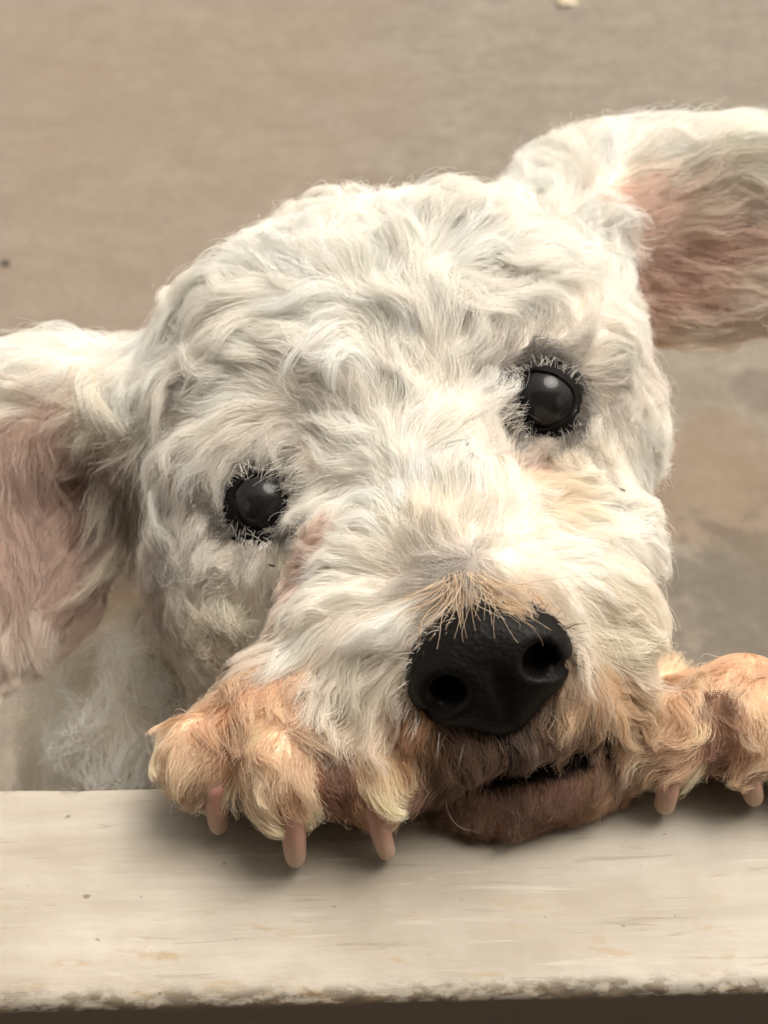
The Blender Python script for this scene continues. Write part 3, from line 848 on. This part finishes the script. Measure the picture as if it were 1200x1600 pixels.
def on_paw(p):
    m = np.zeros(len(p), bool)
    for hump, hr_, T in PAWS:
        m |= np.linalg.norm(p - hump, axis=1) < hr_ + .0022
        for tp, r_ in T:
            m |= d_cap(p, tp, hump, r_, r_ * .85) < .0025
            m |= (np.linalg.norm(p[:, :2] - tp[:2], axis=1) < r_ * 1.25) & (p[:, 2] < tp[2]) & (p[:, 1] < tp[1] + .009)
    return m
def fur(name, keep, n_guide, n_hair, clump=.75, r_root=.00008, r_tip=.00002, lenmul=1.0, swirl=.55, curl=.5, cf=1.2, layermax=.006, frizz=.0006, gravity=.15, seed=1, strays=.12, S=10, vary=.035, root=(1, 1, 1), look=None, comb=None):
    gr = sample_surface(BV, BF, n_guide, keep)
    lk = look(gr) if look else idw(gr, LP, LV, .003, 2.4)
    r = np.random.default_rng(seed)
    L = lk[:, 0] * lenmul * r.uniform(.75, 1.25, n_guide)
    lay = r.uniform(.0, 1, n_guide) ** 1.5 * layermax * np.clip(lk[:, 0] / .018, .25, 1.2)
    G = grow(gr, L, lk[:, 4] * r.uniform(.6, 1.4, n_guide), S, swirl, curl, cf, lay, gravity, seed, comb)
    gt = lk[:, 1:4] * r.normal(1, vary, (n_guide, 1))
    hr = sample_surface(BV, BF, n_hair, keep)
    kd = kdtree.KDTree(n_guide)
    for i, q in enumerate(gr): kd.insert(q, i)
    kd.balance()
    gi = np.empty((n_hair, 3), int); gd = np.empty((n_hair, 3))
    for i, q in enumerate(hr):
        for j, (c_, k, d_) in enumerate(kd.find_n(q, 3)): gi[i, j] = k; gd[i, j] = d_
    st = (np.arange(S + 1) / S)
    ts = np.clip(r.normal(.9, .12, n_hair), .35, 1.05)
    # blend weights: clumped hairs follow one guide, loose ones blend three
    wts = 1 / (gd + 1e-5) ** np.where(r.random(n_hair) < .65, 9, 2)[:, None]; wts /= wts.sum(1, keepdims=True)
    u = np.clip(st[None] * ts[:, None], 0, 1) * S
    i0 = np.minimum(u.astype(int), S - 1); fr = (u - i0)[..., None]
    P = np.zeros((n_hair, S + 1, 3))
    cl = clump * np.clip(r.normal(1, .25, n_hair), 0, 1.25)
    for j in range(3):
        g = G[gi[:, j]]
        ar = np.arange(n_hair)[:, None]
        path = g[ar, i0] * (1 - fr) + g[ar, i0 + 1] * fr
        off = (hr - gr[gi[:, j]])[:, None] * (1 - (cl[:, None] * st[None] ** 1.0)[..., None])
        P += wts[:, j, None, None] * (path + off)
    # frizz and stray hairs
    is_stray = r.random(n_hair) < strays
    a = np.where(is_stray, 3.5, 1.0) * frizz
    ph = r.uniform(0, 6.28, (n_hair, 1, 3)); fq = r.uniform(.5, 1.6, (n_hair, 1, 1))
    P += (np.sin(6.283 * fq * st[None, :, None] + ph) - np.sin(ph)) * (a[:, None] * st[None])[..., None]
    P = push_ledge(P)
    # no hair starts or runs inside the skin
    for s in range(1, S + 1):
        q = P[:, s]; sv = B.val(q); bad = sv < .0004
        if bad.any(): q[bad] += B.grad(q[bad]) * (.0006 - sv[bad])[:, None]
    P[:, 0] = hr
    rad = (r_root + (r_tip - r_root) * st[None] ** 1.6) * r.uniform(.7, 1.3, (n_hair, 1))
    c_ = np.clip(gt[gi[:, 0]] * r.normal(1, .03, (n_hair, 1)), .01, .92)
    C = np.repeat(c_[:, None], S + 1, 1) * (np.array(root) * (1 - st[:, None]) ** 1.5 + (1 - (1 - st[:, None]) ** 1.5))[None]
    return make_curves(name, P, rad, C)

def region(p):
    """masks: 0 head 1 ears 2 paws 3 body"""
    d = (p - cam_pos) @ c_f
    px = 600 + FPX * ((p - cam_pos) @ c_r) / d; py = 800 - FPX * ((p - cam_pos) @ c_u) / d
    return px, py, d
def bare(p):
    k = np.ones(len(p))
    for E in EYES:
        k *= np.linalg.norm(p - E['c'] - norm(cam_pos - E['c']) * .006, axis=1) > .0088
    k *= d_ell(p.astype(np.float32), NOSE_C, NA, np.array((.0165, .0112, .016))) > 0
    k *= d_ell(p.astype(np.float32), pt(860, 1186, .2540), JA, np.array((.0190, .0036, .022))) > .0004
    return k
EARL, EARR = pt(55, 800, .338), pt(1095, 365, .362)
def is_ear(p):
    a = d_ell(p.astype(np.float32), pt(50, 790, .338), EL, np.array((.052, .034, .016))) < 0
    b_ = d_ell(p.astype(np.float32), pt(1110, 365, .362), ER, np.array((.051, .036, .016))) < 0
    return (a | b_)
def is_paw(p):
    return on_paw(p)
def is_body(p):
    px, py, d = region(p)
    return ((d > .372) | (p[:, 2] < LEDGE_Z - .05)) & ~is_ear(p)
def is_face(p):
    px, py, d = region(p)
    return (d < .30) & (px > 440) & (py > 740) & ~is_paw(p)
def front(p):                       # only a thin coat where the photograph sees nothing
    return np.where(((p - cam_pos) * B.grad(p)).sum(1) < .05, 1, .25)

k_head = lambda p: bare(p) * ~is_ear(p) * ~is_paw(p) * ~is_body(p) * ~is_face(p) * front(p)
k_face = lambda p: bare(p) * is_face(p)
k_ear = lambda p: bare(p) * is_ear(p)
k_paw = lambda p: bare(p) * is_paw(p)
k_body = lambda p: bare(p) * (is_body(p) & ~is_paw(p)) * np.where(p[:, 2] > .3, 1, .8)

fur('head_fur', k_head, 1900, 135000, seed=21, curl=.75, swirl=.85, cf=.9, lenmul=1.2, clump=.5, r_root=.00005, r_tip=.000016, layermax=.004, S=8, strays=.10, frizz=.0005)
fur('muzzle_fur', k_face, 1300, 64000, seed=22, curl=.6, swirl=.5, r_root=.000045, r_tip=.000015, frizz=.0004, lenmul=1.15, S=8, strays=.06)
fur('ear_fur', k_ear, 900, 36000, seed=23, curl=.35, swirl=.35, layermax=.003, lenmul=1.2, S=7, r_root=.00005, frizz=.0006, strays=.12)
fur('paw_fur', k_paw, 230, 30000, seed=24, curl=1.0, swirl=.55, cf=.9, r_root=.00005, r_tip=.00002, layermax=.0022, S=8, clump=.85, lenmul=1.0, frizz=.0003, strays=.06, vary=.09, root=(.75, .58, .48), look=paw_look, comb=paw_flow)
k_chest = lambda p: k_body(p) * (p[:, 2] > LEDGE_Z - .16) * (p[:, 1] < .36)
fur('chest_fur', k_chest, 700, 20000, seed=26, curl=1.5, swirl=1.1, cf=1.2, clump=.85, r_root=.00012, r_tip=.00004, layermax=.011, lenmul=1.4, S=9)
fur('body_fur', k_body, 1500, 34000, seed=25, curl=1.0, swirl=.9, r_root=.00018, r_tip=.00006, lenmul=1.3, S=7)

# ------------------------------------------------------------------ whiskers and loose hairs
def strand(points, n_=14):
    q = np.array(points); u = np.linspace(0, len(q) - 1, n_)
    i = np.minimum(u.astype(int), len(q) - 2); f_ = u - i
    def at_(k): return q[np.clip(k, 0, len(q) - 1)]
    p0, p1, p2, p3 = at_(i - 1), at_(i), at_(i + 1), at_(i + 2)
    f_ = f_[:, None]
    return .5 * (2 * p1 + (p2 - p0) * f_ + (2 * p0 - 5 * p1 + 4 * p2 - p3) * f_ ** 2 + (3 * p1 - p0 - 3 * p2 + p3) * f_ ** 3)
wk = [strand([pt(702, 1235, .2535), pt(698, 1262, .2530), pt(715, 1290, .2530), pt(748, 1301, .2540)]),
      strand([pt(1010, 1065, .2620), pt(1022, 1075, .2575), pt(1030, 1100, .2570)]),
      strand([pt(560, 1140, .2560), pt(548, 1175, .2500), pt(552, 1215, .2490)]),
      strand([pt(872, 905, .2600), pt(915, 915, .2540), pt(945, 960, .2530)])]
lash = []; lash_c = []
for (ex, ey), inner in (((412, 786), 0.05), ((848, 624), 2.75)):
    for q in range(420):
        a_ = rng.uniform(0, 6.283)
        top = .5 - .5 * math.sin(a_)                      # 1 at the upper rim
        inn = max(0, math.cos(a_ - inner)) ** 3           # 1 at the inner corner
        r0 = rng.uniform(60, 84); ln = rng.uniform(10, 24) + 14 * top * rng.random() + 26 * inn * rng.random()
        if rng.random() > .35 + .5 * top + .6 * inn: continue
        rx, ry = ex + r0 * math.cos(a_), ey + r0 * .94 * math.sin(a_)
        p0 = march(np.array([rx]), np.array([ry]))[0]
        d0 = (p0 - cam_pos) @ c_f
        tw = rng.normal(.5, .5) * (1 if math.cos(a_) < 0 else -1) * (1 - inn)
        ux, uy = -math.cos(a_) - math.sin(a_) * tw, -math.sin(a_) + math.cos(a_) * tw
        bend = rng.normal(0, .3)
        lash.append(strand([pt(rx + ux * ln * k - uy * ln * bend * k * k, ry + uy * ln * k + ux * ln * bend * k * k + 5 * k * k, d0 - .0006 - .0028 * math.sin(k * 1.9)) for k in (0, .33, .66, 1)], 8))
        lash_c.append(rng.choice([.92, .75, .45, .10], p=[.26, .20, .20, .34]) * np.array([1, .95, .88]))
for q in range(420):                                      # hairs round the edge of the nose
    a_ = rng.uniform(0, 6.283); lo = max(0, -math.sin(a_))
    p0 = npnt(.0170 * math.cos(a_), .0128 * math.sin(a_) - .0016, -.0015 + rng.uniform(-.002, .0015))
    u_ = norm(N1 * math.cos(a_) + N2 * (math.sin(a_) - .5) + NF * rng.uniform(.15, .6) + rng.normal(0, .25, 3))
    if lo > .3 and rng.random() < .75: continue
    u_ = norm(u_ + rng.normal(0, .3, 3)); l_ = rng.uniform(.002, .006)
    lash.append(strand([p0, p0 + u_ * l_ * .5 + NF * .0004, p0 + u_ * l_ + NF * .0002 - c_u * .0008], 8))
    lash_c.append(rng.choice([.85, .6, .3, .06], p=[.42, .2, .13, .25] if lo < .6 else [.05, .12, .28, .55]) * np.array([1, .93, .84]))
P = np.stack(lash)
make_curves('face_bristles', P, np.tile(np.linspace(.00008, .00003, 8), (len(P), 1)), np.repeat(np.array(lash_c)[:, None], 8, 1))
# long bleached hairs fanning over the top of the nose
for a_ in np.linspace(-1.55, 1.55, 64):
    a_ += rng.normal(0, .06); l_ = rng.uniform(.4, 1.0) * (80 + 65 * abs(math.sin(a_)))
    bx, by = 728 + 26 * math.sin(a_) + rng.normal(0, 6), 918 + rng.uniform(-16, 14)
    dx, dy = math.sin(a_ + .12) * 1.1, math.cos(a_) * .85 - .2 * math.sin(a_)
    cv, pw = rng.normal(0, 8), rng.uniform(2.2, 5.5)
    wk.append(strand([pt(bx + dx * l_ * k + cv * math.sin(k * pw), by + dy * l_ * k + 14 * k * k - cv * .4 * math.sin(k * pw + 1), .2480 - .012 * math.sin(k * 1.57)) for k in (0, .2, .4, .6, .8, 1)]))
P = np.stack(wk); nn = len(wk)
for j in range(14):
    for _ in range(3):
        q = P[4:, j]; sv = N.val(q); bad = sv < .0005
        if bad.any(): q[bad] += N.grad(q[bad], .0012) * (.0006 - sv[bad])[:, None]
        sv = B.val(q); bad = sv < .0012
        if bad.any(): q[bad] += B.grad(q[bad]) * (.0014 - sv[bad])[:, None]
rad = np.tile(np.linspace(.00010, .000035, 14), (nn, 1)) * rng.uniform(.6, 1.2, (nn, 1)); rad[:4] *= .6
mx = rng.random((nn, 1, 1)); C = np.ones((nn, 14, 1)) * (mx * np.array([.86, .74, .58]) + (1 - mx) * np.array([.52, .33, .19])); C[:4] = (.85, .78, .68)
make_curves('whiskers', P, rad, np.clip(C, 0, .95))

# ------------------------------------------------------------------ small things lying about
m_bit, t, b = mat('dry_plant_bit')
t.links.new(ramp(t, noise_tex(t, 300, 3), [(.3, (.020, .014, .010)), (.7, (.06, .04, .025))]), b.inputs['Base Color']); b.inputs['Roughness'].default_value = .8
m_leaf, t, b = mat('pale_dry_leaf')
t.links.new(ramp(t, noise_tex(t, 60, 4), [(.3, (.50, .42, .30)), (.7, (.66, .60, .47))]), b.inputs['Base Color']); b.inputs['Roughness'].default_value = .7
def seed_bit(name, c, ax, L, r, label, m=m_bit):
    ax = norm(np.array(ax)); u_ = norm(np.cross(ax, np.array([.3, .2, 1]))); v_ = np.cross(ax, u_)
    V, F = [], []
    for j in range(9):
        k = j / 8; rr = r * math.sin(math.pi * min(max(k, .03), .97)) ** .7
        o_ = ax * L * (k - .5) + u_ * L * .16 * math.sin(k * math.pi)
        for i in range(8):
            a_ = i * math.pi / 4; V.append(o_ + u_ * rr * math.cos(a_) + v_ * rr * math.sin(a_) * .7)
    for j in range(8):
        for i in range(8):
            F.append((j * 8 + i, j * 8 + (i + 1) % 8, j * 8 + 8 + (i + 1) % 8, j * 8 + 8 + i))
    F += [tuple(range(7, -1, -1)), tuple(64 + i for i in range(8))]
    o = mesh_obj(name, V, F, m); o.location = c
    return tag(o, label, 'debris')
def on_coat(px, py, up=.0055):
    p = march(np.array([px]), np.array([py])); return (p + B.grad(p) * up)[0]
seed_bit('grass_seed', on_coat(446, 881, .0035), img(1, .25), .0020, .00038, 'tiny dark seed caught in the fur below the lower eye')
seed_bit('grass_seed', on_coat(951, 783, .0045), img(1, .4), .0019, .00034, 'tiny dark seed caught in the white cheek fur below the higher eye')
def pebble(px, py, r, label, m, flat=.5, seed=1):
    c = ground_at(px, py); nz_ = Noise(1.1, seed)
    V, F = [], []
    for j in range(8):
        th = math.pi * (j + .02) / 7.04
        for i in range(12):
            ph = i * math.pi / 6; d_ = np.array([math.sin(th) * math.cos(ph), math.sin(th) * math.sin(ph), math.cos(th)])
            V.append(d_ * r * (1 + .22 * nz_(d_[None])[0]) * np.array([1, 1, flat]))
    for j in range(7):
        for i in range(12):
            F.append((j * 12 + i, j * 12 + 12 + i, j * 12 + 12 + (i + 1) % 12, j * 12 + (i + 1) % 12))
    o = mesh_obj('pebble', V, F, m); o.location = c + np.array([0, 0, r * flat * .6])
    return tag(o, label, 'pebble')
pebble(9, 413, .0042, 'small black pebble lying alone on the concrete above the drooping ear', m_bit, .6, 4)
# a scrap of dry leaf at the far edge of the picture
V, F = [], []
for j in range(9):
    k = j / 8; wd = .0085 * math.sin(math.pi * min(max(k, .03), .98)) ** .8 * (1 + .25 * math.sin(9 * k))
    for i in range(7):
        a_ = (i - 3) / 3
        V.append((.036 * (k - .5), a_ * wd, .003 + .004 * a_ * a_ + .003 * math.sin(k * 5)))
for j in range(8):
    for i in range(6): F.append((j * 7 + i, j * 7 + 7 + i, j * 7 + 8 + i, j * 7 + 1 + i))
o = mesh_obj('dry_leaf', V, F, m_leaf); o.location = ground_at(886, 5); o.rotation_euler = (0.5, 0, 0.2)
sm = o.modifiers.new('thickness', 'SOLIDIFY'); sm.thickness = .0006
tag(o, 'pale scrap of dry leaf on the concrete at the top of the picture', 'leaf')
